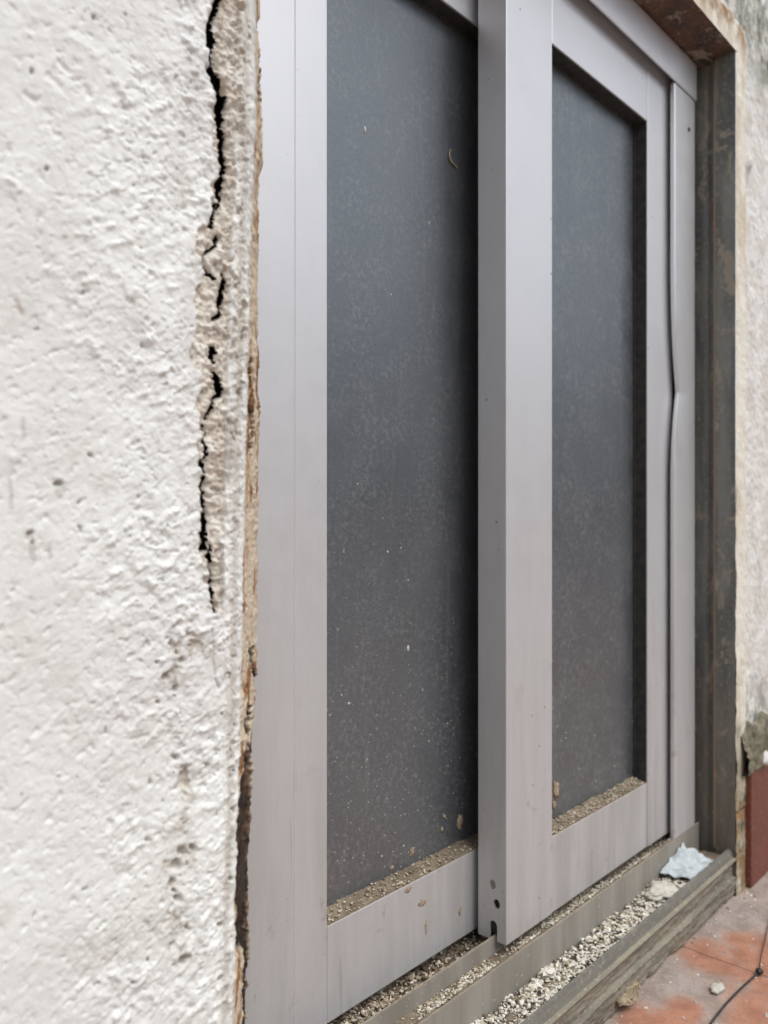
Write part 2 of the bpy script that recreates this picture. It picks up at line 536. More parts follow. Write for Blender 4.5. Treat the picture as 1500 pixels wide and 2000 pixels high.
def left_wall():
    us = np.concatenate([[-4200, -3000, -2200, -1700], np.linspace(-1400, -60, 60), np.arange(-50, 436, 2.05)])
    ws = np.linspace(0, 1, 62)                 # 436 .. corner line .. frame edge
    dz = .00165
    zs = np.concatenate([np.linspace(FZ - .02, -.78, 40), np.arange(-.775, .80, dz), np.linspace(.805, 2.4, 120)])
    nu, nz, nw = len(us), len(zs), len(ws)
    PX = np.zeros((nz, nu + nw + 5)); 
    PY0 = 1000 - zs * F_PX / (WP * CA + WP * tanphi(470.) * SA)
    C = np.interp(PY0, *CX); F = np.interp(PY0, *FX)
    jag = 2.6 * fbm(zs, zs * 0 + 3.3, .05, 4, 3)
    F = F + jag * 1.4
    PX[:, :nu] = us
    for i, w in enumerate(ws):
        PX[:, nu + i] = 436 + .5 + w * (F - 436)
    d = np.full(PX.shape, WP)
    Cc = (C + 4)[:, None]; Fc = F[:, None]
    t = np.clip((PX - Cc) / (Fc - Cc), 0, 1)
    d = WP + .062 * t ** 1.25
    X = d * tanphi(PX)
    # side going back into the opening
    for k, dd in enumerate((.955, 1.0, 1.06, 1.2, 1.3)):
        X[:, nu + nw + k] = X[:, nu + nw - 1] - .004 * (k + 1); d[:, nu + nw + k] = dd; PX[:, nu + nw + k] = PX[:, nu + nw - 1]; 
    Z = np.repeat(zs[:, None], PX.shape[1], 1)
    # clamp far left columns where the pixel mapping gets silly
    for k, xv in enumerate((-9., -4., -2., -1.2)):
        X[:, k] = xv
    PY = 1000 - Z * F_PX / (d * CA + X * SA)
    side = np.zeros(PX.shape); side[:, nu + nw:] = 1
    H = np.zeros(PX.shape)                      # outwards, towards the viewer's side
    xr = X * .86 + Z * .5; zr = -X * .5 + Z * .86
    H += .0040 * fbm(X, Z, .22, 3, 1)
    lumps = fbm(X, Z, .045, 4, 21) * (.65 + .35 * sstep(120, 300, PX))
    rough_zone = sstep(-.25, .35, fbm(X, Z, .13, 3, 31) + .25 * sstep(150, 400, PX) - .28 * (1 - sstep(120, 260, PX)))
    b1 = fbm(xr, zr * 1.7, .022, 4, 41, .6)
    b2 = np.abs(fbm(xr, zr * 1.5, .016, 3, 51, .55))
    H += .0042 * lumps * (.45 + .6 * rough_zone) + (.0021 * b1 - .0009 * b2) * (.25 + .9 * rough_zone)
    H += .0062 * np.maximum(fbm(xr, zr * 1.3, .018, 3, 61) - .06, 0) * (.2 + rough_zone)
    H -= .0013 * np.maximum(fbm(xr, zr * 1.5, .020, 3, 63) - .26, 0) / .2
    grit = .35 + .9 * sstep(-.3, .3, fbm(X, Z, .09, 3, 141)) * sstep(60, 330, PX)
    H += .0015 * grit * fbm(X, Z, .0095, 3, 143, .7)
    H -= .0020 * grit * np.maximum(fbm(xr, zr * 1.4, .013, 3, 145, .6) - .20, 0) / .2
    # smooth trowelled oval, upper left, with scratches in it
    ov = np.hypot((PX - 120) / 75., (PY - 150) / 75.)
    H += .0014 * np.exp(-((ov - 1. + .25 * fbm(X, Z, .06, 3, 147)) / .14) ** 2) * sstep(100, 160, PX)
    scr, w = polydist(PX, PY, [(95, 145, 3), (112, 165, 5), (118, 170, 2)]); H -= .0026 * np.clip(1 - (scr + 5 * fbm(X, Z, .012, 3, 149)) / 9, 0, 1)
    scr, w = polydist(PX, PY, [(115, 120, 3), (135, 142, 4)]); H -= .0026 * np.clip(1 - (scr + 5 * fbm(X, Z, .012, 3, 149)) / 9, 0, 1)
    scr, w = polydist(PX, PY, [(50, 185, 3), (68, 198, 4)]); H -= .0026 * np.clip(1 - (scr + 5 * fbm(X, Z, .012, 3, 149)) / 9, 0, 1)
    scr, w = polydist(PX, PY, [(172, 180, 3), (176, 186, 4)]); H -= .003 * np.clip(1 - (scr + 4 * fbm(X, Z, .012, 3, 149)) / 9, 0, 1)
    # bare mortar
    bare = np.zeros(PX.shape)
    for pl in PATCH:
        ds, w = polydist(PX, PY, pl)
        e = ds - w + 26 * fbm(X, Z, .06, 4, 71) + 15 * fbm(X, Z, .016, 3, 73)
        bare = np.maximum(bare, 1 - sstep(-5, 3, e))
    faint = np.zeros(PX.shape)
    for pl in FAINT:
        ds, w = polydist(PX, PY, pl)
        e = ds - w + 26 * fbm(X, Z, .05, 4, 71) + 16 * fbm(X, Z, .014, 3, 73)
        faint = np.maximum(faint, 1 - sstep(-14, 10, e))
    crumb = faint * sstep(.02, .26, fbm(X, Z, .030, 4, 75, .6))
    bare = np.maximum(bare, .75 * crumb)
    band = sstep(-46, -34, PX - Cc) * (1 - sstep(-10, -2, PX - Cc))       # paint left on the band by the corner
    keep = band * sstep(-.15, .12, fbm(X, Z * .7, .03, 4, 77) + .02 + .35 * sstep(900, 1300, PY) + .2 * sstep(250, 700, PY)) * (PX - Cc > -30)
    bare = bare * (1 - .85 * keep)
    H -= .0050 * bare
    H += bare * (.0065 * fbm(X, Z, .024, 4, 81, .62) + .0050 * fbm(X, Z, .009, 3, 82, .6) + .0045 * np.maximum(fbm(X, Z, .011, 3, 83, .6), -.1))
    edge = bare * (1 - bare) * 4
    H += .0022 * edge
    # ridges of the corner bead
    lane = PX - Cc
    H += .0022 * np.exp(-((lane + 3) / 3.) ** 2) - .0034 * np.exp(-((lane + 10 - 6) / 4.5) ** 2) * (PX > 436)
    H -= .0020 * np.exp(-((lane + 24 + 3 * fbm(Z, Z * 0, .1, 2, 5)) / 3.) ** 2) * sstep(.0, .3, fbm(Z, Z * 0 + 9, .22, 2, 6) + .25)
    # cracks
    cr = np.zeros(PX.shape)
    wx = PX + 4.5 * fbm(X, Z, .012, 3, 91) + 1.6 * fbm(X, Z, .007, 2, 93); wy = PY + 5 * fbm(X, Z, .015, 2, 92)
    lipm = np.zeros(PX.shape); shelf = np.zeros(PX.shape)
    for cl in CRACKS:
        ds, w = polydist(wx, wy, cl)
        w = np.maximum(w * (1.02 + .55 * fbm(X, Z, .016, 3, 94)) + .3, .4)
        c1 = 1 - sstep(w * .6, w + 1.8, ds)
        if cl is CRACKS[-1]: hairline = c1
        else: cr = np.maximum(cr, c1)
        shelf = np.maximum(shelf, (1 - sstep(w + 1, w + 9 + 10 * fbm(X, Z, .02, 3, 95), ds)) * (w > 1.8))
        lipm = np.maximum(lipm, np.exp(-(np.maximum(ds - w - 2, 0) / 9.) ** 2) * (w > 2))
    H += .0022 * lipm * (1 - cr) * (fbm(X, Z, .02, 3, 99) + .3)
    H -= .007 * cr + .0035 * hairline + .0065 * shelf * sstep(-.25, .25, fbm(X, Z, .022, 3, 97))
    # pits and blow-holes
    pz = sstep(230, 330, PX) * sstep(1150, 1260, PY) * (1 - sstep(1900, 2000, PY)) + .35 * sstep(330, 420, PX)
    Xw = X + .006 * fbm(X, Z, .010, 3, 131); Zw = Z + .006 * fbm(X, Z, .011, 3, 133)
    pit = dots(Xw, Zw, .021, .0012, .0042, .30, 5) * np.clip(pz, 0, 1) + dots(Xw, Zw, .055, .0012, .0036, .35, 55) * .7
    for (qx, qy, r) in ((112, 945, 9), (60, 1042, 7), (64, 1062, 5), (358, 1290, 8), (325, 1322, 9), (343, 1345, 8), (312, 1370, 6), (345, 1690, 14), (335, 1722, 10),
                        (355, 1662, 12), (263, 1920, 5), (375, 1655, 10), (348, 1755, 10), (358, 1875, 11), (345, 1480, 8), (195, 1922, 4)):
        pit = np.maximum(pit, np.clip(1.25 - np.hypot(wx + 4 * fbm(X, Z, .008, 2, 135) - qx, (wy - qy)) / r * 1.15, 0, 1))
    pit = np.clip(pit, 0, 1)
    H -= .0058 * sstep(0, .9, pit)
    # tan edging
    tanm = sstep(4, 10, lane) * (1 - side * 0)
    tanm = tanm + .0
    H += tanm * (.0016 * fbm(X, Z, .012, 4, 101, .65)) * (1 - side)
    rust = tanm * sstep(.10, .38, fbm(X, Z * .3, .02, 3, 111) + .25 * (sstep(560, 700, PY) - sstep(760, 1000, PY)) + .22 * sstep(1250, 1320, PY) - .1)
    rot_shade = np.zeros(PX.shape)  # rotted edging, with the shade of its cavity painted dark
    for pl in ([(500, 1255, 1), (489, 1272, 3), (499, 1330, 2.2), (500, 1400, 1)], [(499, 1400, 1.5), (494, 1450, 3), (486, 1500, 6), (482, 1560, 11), (480, 1620, 13), (479, 1700, 13), (477, 1800, 11), (473, 1850, 4)],
               [(490, 700, .5), (489, 800, 2.5), (492, 850, 2), (488, 880, .5)], [(483, 1455, 2), (480, 1490, 3), (483, 1500, 2)],
               [(465, 1780, 3), (464, 1840, 5), (462, 1860, 2)], [(507, 40, 1), (505, 60, 1.5)], [(509, 100, 1), (509, 160, 2), (505, 200, 1)], [(487, 1380, 2), (482, 1420, 3), (486, 1440, 2)], [(484, 1820, 5), (481, 1930, 5), (480, 2050, 4)]):
        ds, w = polydist(wx, wy, pl)
        w = w * (1.35 if pl[0][1] == 1400 else 1.)
        rot_shade = np.maximum(rot_shade, 1 - sstep(w * .6, w + 1.8, ds + 2.5 * fbm(X, Z, .03, 3, 151)))
    rot_shade = rot_shade * (PX > 440) * (1 - side)
    H -= .009 * rot_shade * (1 - sstep(.85, 1., t)) + .006 * rot_shade
    streak = dots(X * 1., Z * .3, .018, .002, .004, .25, 300)
    grime_shade = np.clip(.9 * sstep(.1, .8, pit) + .55 * bare * sstep(.05, .4, fbm(X, Z, .035, 4, 121)) + .55 * np.exp(-((lane + 8 + 3 * fbm(Z, Z * 0, .2, 2, 7)) / 8.) ** 2) * (lane < 6)
                    + .9 * cr + .35 * hairline + .18 * shelf + .25 * edge + .35 * faint * sstep(-.1, .4, fbm(X, Z, .05, 4, 76)) + .55 * np.exp(-((lane + 24) / 7.) ** 2) * sstep(0, .3, fbm(Z, Z * 0 + 4, .16, 3, 8)) * (1 - sstep(1150, 1250, PY)), 0, 1)  # cracks and pits get painted shade on top of the stains
    for pl in ([(58, 1040, 3), (62, 1065, 2), (64, 1090, 1)], [(97, 1060, 1), (98, 1085, 1)], [(112, 945, 6), (116, 962, 4)], [(20, 930, 1), (22, 990, 1)], [(45, 820, 1), (44, 850, 1)], [(240, 560, 1), (243, 580, 1)]):
        grime_shade = np.maximum(grime_shade, .5 * np.clip(1 - (polydist(wx, wy, pl)[0] - pl[0][2]) / 6, 0, 1))
    grime_shade = np.maximum(grime_shade, .30 * sstep(.12, .5, fbm(X * 1.6, Z * .8, .10, 4, 153)) * sstep(200, 420, PX))
    grime_shade = grime_shade * (1 - tanm)
    rub = np.clip(1 - polydist(PX, PY, [(32, 585, 2), (45, 610, 2)])[0] / 7, 0, 1)
    rust = np.clip(rust + .45 * rub, 0, 1)
    hole = cr > .62
    mask = np.stack([np.clip(bare + .55 * sstep(1.0, 0, np.abs(lane + 12) / 9), 0, 1) * (1 - tanm), grime_shade, tanm], -1)
    mask2 = np.stack([np.clip(rot_shade + cr * .55, 0, 1), rust * (1 - rot_shade), PX * 0], -1)  # crack walls darkened with the same colour to paint their shade
    Yv = d - H * (1 - side)
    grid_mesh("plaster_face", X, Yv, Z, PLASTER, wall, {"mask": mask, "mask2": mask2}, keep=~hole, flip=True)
    box("crack_backing", DARKCORE, wall, -1.5, .735, .935, 1.24, FZ, 2.3, bev=0)  # box added behind the skin, coloured near-black as the shade inside cracks


left_wall()

RX = 2.52                      # right-hand reveal
SOF = 1.378                    # underside of the lintel
BX = 2.615                     # outer edge of the raised band
BZ = 1.475


def far_wall():
    xs = np.concatenate([np.linspace(.70, 2.5, 60), np.arange(2.505, 3.05, .005), np.linspace(3.07, 14, 50)])
    zs = np.concatenate([np.linspace(FZ - .02, -.9, 40), np.arange(-.9, 1.75, .0055), np.linspace(1.76, 6, 40)])
    X, Z = np.meshgrid(xs, zs)
    ex = BX + .010 * fbm(Z, Z * 0, .12, 4, 3) - .004; ez = BZ + .012 * fbm(X, X * 0, .12, 4, 4)
    band = (1 - sstep(ex - .006, ex + .006, X)) * (1 - sstep(ez - .006, ez + .006, Z))
    hang = np.clip(1 - np.abs(X - 2.625) / .012, 0, 1) * sstep(.12, .3, fbm(Z, Z * 0 + 5, .15, 3, 12))
    H = .010 * band + .006 * fbm(X, Z, .09, 4, 15) + .0035 * fbm(X, Z, .02, 3, 16) * (1 - .5 * band) - .010 * hang
    knob = np.exp(-(((X - 2.64) / .018) ** 2 + ((Z - 1.08) / .03) ** 2)); H += .018 * knob
    moss = np.clip(sstep(1.25, 1.6, Z + .1 * sstep(2.62, 2.9, X)) * (1 - band) * .9 + (1 - sstep(-.86 + .14 * (1 - band), -.60 + .14 * (1 - band), Z + .12 * fbm(X, Z, .1, 3, 18))), 0, 1)
    rust = np.clip(band * sstep(1.36, 1.46, Z + .03 * fbm(X, Z, .05, 3, 19)) + hang + .5 * knob + band * (1 - sstep(-.95, -.7, Z)), 0, 1)
    inside = (X < RX - 1e-6) & (Z < SOF - 1e-6)
    # snap the opening's edges
    ix = np.argmin(np.abs(xs - RX)); X[:, ix] = RX + .003 * fbm(zs, zs * 0, .05, 4, 23) * (zs < SOF)
    iz = np.argmin(np.abs(zs - SOF)); Z[iz, :] = SOF
    keep = ~((np.arange(X.shape[1])[None, :] < ix) & (np.arange(X.shape[0])[:, None] < iz))
    grid_mesh("stained_face", X, WP + .006 - H, Z, FARWALL, wall, {"mask": np.stack([band, moss, rust], -1)}, keep=keep, flip=True)


far_wall()


def reveal_right():
    ys = np.linspace(WP - .002, 1.22, 80); zs = np.arange(-1.14, SOF + .01, .008)
    Y, Z = np.meshgrid(ys, zs)
    st = .012 * (1 - sstep(.925, .932, Y)) - .006 * np.exp(-((Y - .952) / .006) ** 2)             # masonry stands a little proud of the metal edge
    X = RX + .012 - st + .0020 * fbm(Y * 3, Z, .05, 4, 33) - .004 * np.exp(-((Y - .928) / .003) ** 2)
    e = .006 * (1 - sstep(WP - .002, WP + .012, Y)); X = X + e * 0
    m = grid_mesh("reveal", X, Y, Z, REVEAL, wall, flip=False)
    # soffit
    xs = np.linspace(.70, RX + .012, 260); ys = np.linspace(WP - .004, 1.22, 70)
    Xs, Ys = np.meshgrid(xs, ys)
    Zs = SOF - .010 * sstep(WP, .98, Ys) + .003 * fbm(Xs, Ys, .06, 4, 35)
    grid_mesh("lintel_soffit", Xs, Ys, Zs, SOFFIT, wall, flip=False)


reveal_right()
box("rust_line", mat_simple("rusty_edge", (.22, .18, .13), (.27, .17, .11), scale=60, bstr=.6), wall, RX - .002, RX + .012, .925, .9315, -1.02, SOF - .012, bev=.002)
box("opening_backing", REVEAL, wall, .5, 3.2, 1.24, 1.30, FZ, 2.4, bev=0)  # added, unseen: closes the opening so no light leaks in


def sill_face():
    xs = np.arange(.60, BX + .01, .006); vs = np.linspace(0, 1, 60)
    X, Vv = np.meshgrid(xs, vs)
    top = -1.040; Z = top + (FZ - .012 - top) * Vv
    n = fbm(X * .12, Z, .02, 4, 43); n2 = fbm(X, Z, .02, 4, 44)
    ed = .38 + .06 * fbm(X, X * 0, .25, 3, 47)
    Y = WP + .006 - .006 * n - .005 * n2 - .006 * np.exp(-((Vv - .02) / .05) ** 2) - .008 * sstep(ed, ed + .05, Vv) - .004 * np.exp(-((Vv - ed - .05) / .03) ** 2) + .014 * sstep(.75, 1., Vv + .2 * fbm(X, X * 0, .1, 3, 45))
    Y[0, :] = .880; Y[1, :] = .874
    grid_mesh("sill_masonry", X, Y, Z, CEMENT, wall, flip=True)


sill_face()

# ------------------------------------------------------------------ the window
win = empty("sliding_window", V(1.6, 1.0, -1.05))
tag(win, "grey aluminium sliding window with two dusty dark glass sashes", "window", kind="thing")


def prism(name, prof, x0, x1, mat, parent, bev=.0012):
    """extrude a (y, z) outline along x"""
    bm = bmesh.new()
    a = [bm.verts.new(V(x0, y, z)) for y, z in prof]; b = [bm.verts.new(V(x1, y, z)) for y, z in prof]
    n = len(prof)
    for i in range(n):
        bm.faces.new((a[i], a[(i + 1) % n], b[(i + 1) % n], b[i]))
    bm.faces.new(a[::-1]); bm.faces.new(b)
    bmesh.ops.recalc_face_normals(bm, faces=list(bm.faces))
    if bev:
        bmesh.ops.bevel(bm, geom=[e for e in bm.edges if e.calc_face_angle(0) > .5], offset=bev * D, segments=2, affect='EDGES')
    return from_bm(name, bm, mat, parent)


TF = .975                      # front face of track and jamb
# head: an inverted channel with three flanges
prism("head_frame", [(.970, 1.252), (.9745, 1.252), (.9745, 1.345), (1.080, 1.345), (1.080, 1.26), (1.085, 1.26), (1.085, 1.345), (1.172, 1.345),
                     (1.172, 1.25), (1.178, 1.25), (1.178, 1.361), (.970, 1.361)], .66, 2.490, METAL, win)
# sill track: floors, running ridge, front apron, outer lip
sill = prism("sill_track", [(1.178, -.93), (1.172, -.93), (1.172, -.985), (1.132, -.985), (1.132, -.94), (1.126, -.94), (1.126, -.985),
                            (1.0365, -.985), (1.0365, -.9340), (1.0315, -.9340), (1.0315, -.976), (.9795, -.976), (.9795, -.953), (TF, -.953),
                            (TF, -1.045), (.8885, -1.045), (.8885, -1.013), (.881, -1.016), (.882, -1.040), (.882, -1.058), (.880, -1.064), (1.178, -1.064)],
             .62, RX + .001, TRACKM, win, bev=.0014)
lip = prism("outer_lip", [(.8886, -1.0115), (.8805, -1.0125), (.8755, -1.022), (.8720, -1.0345), (.8760, -1.0365), (.8800, -1.022), (.8860, -1.0165), (.8886, -1.0155)],
            .60, RX + .06, LIPM, win, bev=.0008)
prism("lip_edge", [(.8765, -1.0335), (.8650, -1.0350), (.8630, -1.0385), (.8655, -1.0425), (.8765, -1.0425)], .60, RX + .09, EDGEM, win, bev=.001)


def jamb(x0, x1, bend):
    zs = np.linspace(-.952, 1.2515, 420); cs = np.linspace(0, 1, 14)
    kz = on_plane(1325, 765, TF)[1]
    n = len(zs); dent = np.zeros(n)
    if bend:
        up = np.clip(1 - (zs - kz) / .42, 0, 1); dn = np.clip(1 - (kz - zs) / .30, 0, 1)
        dent = .036 * np.where(zs > kz, up ** 2.6, dn ** 2.3)
    bm = bmesh.new()
    rows = []
    for k in range(n):
        row = []
        xl = x0 + dent[k]
        # lip that folds back, then the face
        row.append(bm.verts.new(V(xl + .002, TF + .013, zs[k])))
        row.append(bm.verts.new(V(xl, TF + .006, zs[k])))
        row.append(bm.verts.new(V(xl + .0005, TF + .0015, zs[k])))
        row.append(bm.verts.new(V(xl + .003, TF - .0002 + dent[k] * .25, zs[k])))
        for c in cs[1:-1]:
            x = xl + c * (x1 - xl)
            row.append(bm.verts.new(V(x, TF + dent[k] * .40 * (1 - c) ** 1.5 * (c > 0), zs[k])))
        row.append(bm.verts.new(V(x1 - .0015, TF, zs[k])))
        row.append(bm.verts.new(V(x1, TF + .002, zs[k])))
        row.append(bm.verts.new(V(x1, 1.178, zs[k])))
        rows.append(row)
    for a, b in zip(rows[:-1], rows[1:]):
        for i in range(len(a) - 1):
            bm.faces.new((a[i], a[i + 1], b[i + 1], b[i]))
    bmesh.ops.recalc_face_normals(bm, faces=list(bm.faces))
    for f in bm.faces: f.smooth = True
    return from_bm("jamb_frame", bm, METAL, win)


jr = jamb(2.336, 2.488, True)
jl = jamb(.60, .735, False)


def hole_disc(name, loc, r, axis, mat, parent):
    bm = bmesh.new()
    bmesh.ops.create_uvsphere(bm, u_segments=14, v_segments=8, radius=r * D)
    for v in bm.verts:
        v.co[axis] *= .45
        if abs(v.co[axis]) > r * D * .3: v.co[axis] *= .7
    for v in bm.verts: v.co += V(*loc)
    return from_bm(name, bm, mat, parent, smooth=True)


sx, sz = on_plane(1345, 253, TF)
hole_disc("screw_hole", (sx, TF - .001, sz), .0065, 1, BLACK, jr)  # black disc painting the dark of an open screw hole


def apply_bool(o, cutters):
    for c in cutters:
        md = o.modifiers.new("cut", 'BOOLEAN'); md.operation = 'DIFFERENCE'; md.solver = 'EXACT'; md.object = c
    bpy.context.view_layer.update()
    dg = bpy.context.evaluated_depsgraph_get()
    me = bpy.data.meshes.new_from_object(o.evaluated_get(dg))
    o.modifiers.clear(); old = o.data; o.data = me; bpy.data.meshes.remove(old)
    for c in cutters: bpy.data.objects.remove(c)


def hollow_stile(x0, x1, y0, y1, z0, z1, parent):
    bm = bmesh.new()
    add_box(bm, x0, x1, y0, y1, z0, z1, bev=.0022, seg=3)
    o = from_bm("stile", bm, METAL, parent)
    b2 = bmesh.new(); add_box(b2, x0 + .006, x1 - .006, y0 + .006, y1 - .006, z0 - .01, z1 + .01, bev=0)
    c = from_bm("cutter", b2, METAL)
    apply_bool(o, [c])
    return o


def seam_strip(x, y, z0, z1, parent, mat):
    return box("seam", mat, parent, x - .0008, x + .0008, y - .0004, y + .002, z0, z1, bev=0)


def ledge(x0, x1, y0, y1, z, parent):
    """dust drift on the glazing ledge"""
    xs = np.arange(x0, x1, .004); ys = np.linspace(y0, y1, 16)
    X, Y = np.meshgrid(xs, ys)
    t = (Y - y0) / (y1 - y0)
    Z = z + .0012 + .010 * t ** 2 * (1 + .8 * fbm(X, Y, .08, 3, 55)) + .0025 * fbm(X, Y, .02, 4, 56) * sstep(0, .2, t)
    return grid_mesh("ledge_dust", X, Y, Z, DIRT, parent)


def sash(x0, xl, xr, x1, yf, yb, yg, name_loc, stiles_hollow_left):
    z0, zb, zt, z1 = -.945, -.764, 1.103, 1.292
    bm = bmesh.new()
    g = .0012
    add_box(bm, xl + g, xr - g, yf + .0015, yb - .001, z0 + .001, zb, bev=.002, seg=2)
    bm2 = bmesh.new()
    add_box(bm2, xl + g, xr - g, yf + .0015, yb - .001, zt, z1 - .001, bev=.002, seg=2)
    body = empty("sash", V((x0 + x1) / 2, yf, z0)); body.parent = win; body.matrix_parent_inverse = win.matrix_world.inverted()
    bpy.context.view_layer.update()
    from_bm("bottom_rail", bm, METAL, body)
    from_bm("top_rail", bm2, METAL, body)
    sl = hollow_stile(x0, xl, yf, yb, z0, z1, body)
    sr = hollow_stile(xr, x1, yf, yb, z0, z1, body)
    # pane
    bm = bmesh.new(); add_box(bm, xl - .01, xr + .01, yg, yg + .010, zb - .01, zt + .01, bev=0)
    gl = from_bm("glass_pane", bm, GLASS, body)
    # dark rubber round the glass
    bm = bmesh.new()
    w = .007; yy0 = yg - .006
    add_box(bm, xl + .0005, xl + w, yy0, yg - .0005, zb, zt, bev=.001)
    add_box(bm, xr - w, xr - .0005, yy0, yg - .0005, zb, zt, bev=.001)
    add_box(bm, xl + w, xr - w, yy0, yg - .0005, zt - w, zt - .0005, bev=.001)
    gk = from_bm("gasket", bm, GASKET_SHADE, body)
    # dark sheets painting shade onto the right and top inner returns
    bm = bmesh.new()
    add_box(bm, xr - .0022, xr - .0006, yf + .004, yy0, zb + .001, zt - .001, bev=0)
    add_box(bm, xl + .0006, xr - .003, yf + .004, yy0, zt - .0026, zt - .001, bev=0)
    from_bm("return_shade", bm, GASKET_SHADE, body)
    ledge(xl + .001, xr - .001, yf + .003, yg, zb, body)
    return body, sl, sr, gl


front, f_sl, f_sr, f_gl = sash(1.500, 1.6925, 2.2105, 2.380, 1.000, 1.076, 1.041, None, True)
front["label"] = "front sash nearer the right reveal, running in the outer track"
rear, r_sl, r_sr, r_gl = sash(.845, 1.0475, 1.600, 1.690, 1.090, 1.160, 1.131, None, False)
rear["label"] = "rear sash beside the cracked plaster, set back behind the centre stile"
seam_strip(.9685, 1.090, -.944, 1.291, r_sl, mat_simple("seam_grey", (.50, .49, .50), (.56, .55, .56)))


# screw holes and the runner notch in the centre stile's side
def on_x(px, py, X):
    u = (px - 750) / F_PX; v = (1000 - py) / F_PX
    t = X / (SA + u * CA); return (CA - u * SA) * t, v * t


def cutter_cyl(y, z, r, stretch=1.):
    bm = bmesh.new()
    bmesh.ops.create_cone(bm, segments=28, radius1=r * D, radius2=r * D, depth=.03 * D * 1.2, cap_ends=True)
    bmesh.ops.rotate(bm, verts=bm.verts, matrix=Matrix.Rotation(math.radians(90), 3, 'Y'))
    for v in bm.verts:
        v.co.z *= stretch
        v.co += V(1.500, y, z)
    return from_bm("cutter", bm, METAL)


hy, hz = on_x(970, 1766, 1.5)
ny, nz = on_x(967, 1812, 1.5)
bmn = bmesh.new(); add_box(bmn, 1.48, 1.52, 1.0240, 1.0440, -.96, nz + .002, bev=0)
nb = from_bm("cutter", bmn, METAL)
apply_bool(f_sl, [cutter_cyl(hy, hz, .0085, 1.25), cutter_cyl(1.034, nz + .002, .0101, 1.2), nb])
box("notch_shadow_plug", BLACK, f_sl, 1.508, 1.69, 1.008, 1.070, -.930, -.80, bev=0).name = "stile_shade_plug"  # black filler in the stile, painted shade behind hole and notch
# rubbed mark above the hole
my, mz = on_x(963, 1727, 1.5)


def blob(name, c, r, mat, parent=None, seed=0, sub=3, amp=.3, freq=1.6, smooth=True):
    bm = bmesh.new()
    bmesh.ops.create_icosphere(bm, subdivisions=sub, radius=1.0)
    for v in bm.verts:
        n = mnoise.fractal(v.co * freq + Vector((seed * 3.1, seed * 1.7, 0)), .8, 2.1, 4)
        k = 1 + amp * n
        v.co = V(c[0] + v.co.x * r[0] * k, c[1] + v.co.y * r[1] * k, c[2] + v.co.z * r[2] * k)
    return from_bm(name, bm, mat, parent, smooth=smooth)


blob("rub_mark", (1.4998, my, mz), (.0006, .007, .010), mat_simple("dark_smudge", (.20, .185, .165), (.28, .26, .23), scale=200), f_sl, 3, amp=.3)

# dried mud on the panes and rails
for k, (px, py, pl, sx_, sz_, par) in enumerate((
        (898, 1606, 1.131, .011, .016, rear), (804, 1664, 1.131, .0065, .010, rear), (863, 1620, 1.131, .0035, .005, rear), (1086, 1545, 1.041, .015, .022, front),
        (1082, 1572, 1.041, .009, .010, front), (765, 1695, 1.131, .006, .005, rear), (868, 1595, 1.131, .003, .004, rear), (825, 1763, 1.0915, .011, .007, rear),
        (797, 1738, 1.0915, .010, .006, rear), (832, 1812, 1.0915, .004, .013, rear), (898, 1780, 1.0915, .005, .010, rear), (697, 1790, 1.131, .004, .006, rear))):
    x, z = on_plane(px, py, pl)
    blob("mud_spot", (x, pl, z), (sx_, .0030 if pl != 1.0915 else .0006, sz_), MUD, par, k, amp=.55, freq=2.2)
# small pale scraps stuck to the panes
scrapm = mat_simple("pale_scrap", (.66, .64, .58), (.5, .47, .42), scale=300)
for k, (px, py, pl, sx_, sz_, par) in enumerate((
        (713, 253, 1.131, .0030, .0075, rear), (797, 1266, 1.131, .0040, .0062, rear), (757, 1078, 1.131, .0028, .0026, rear), (681, 1374, 1.131, .0027, .0030, rear),
        (667, 1358, 1.131, .0016, .0030, rear), (783, 1070, 1.131, .0014, .0025, rear), (671, 1078, 1.131, .0013, .0026, rear), (838, 435, 1.131, .0016, .0028, rear),
        (764, 575, 1.131, .0014, .0022, rear), (698, 945, 1.131, .0015, .002, rear), (797, 1133, 1.131, .0015, .002, rear))):
    x, z = on_plane(px, py, pl)
    blob("pale_scrap", (x, pl, z), (sx_, .0012, sz_), scrapm, par, k + 40, sub=2, amp=.4)


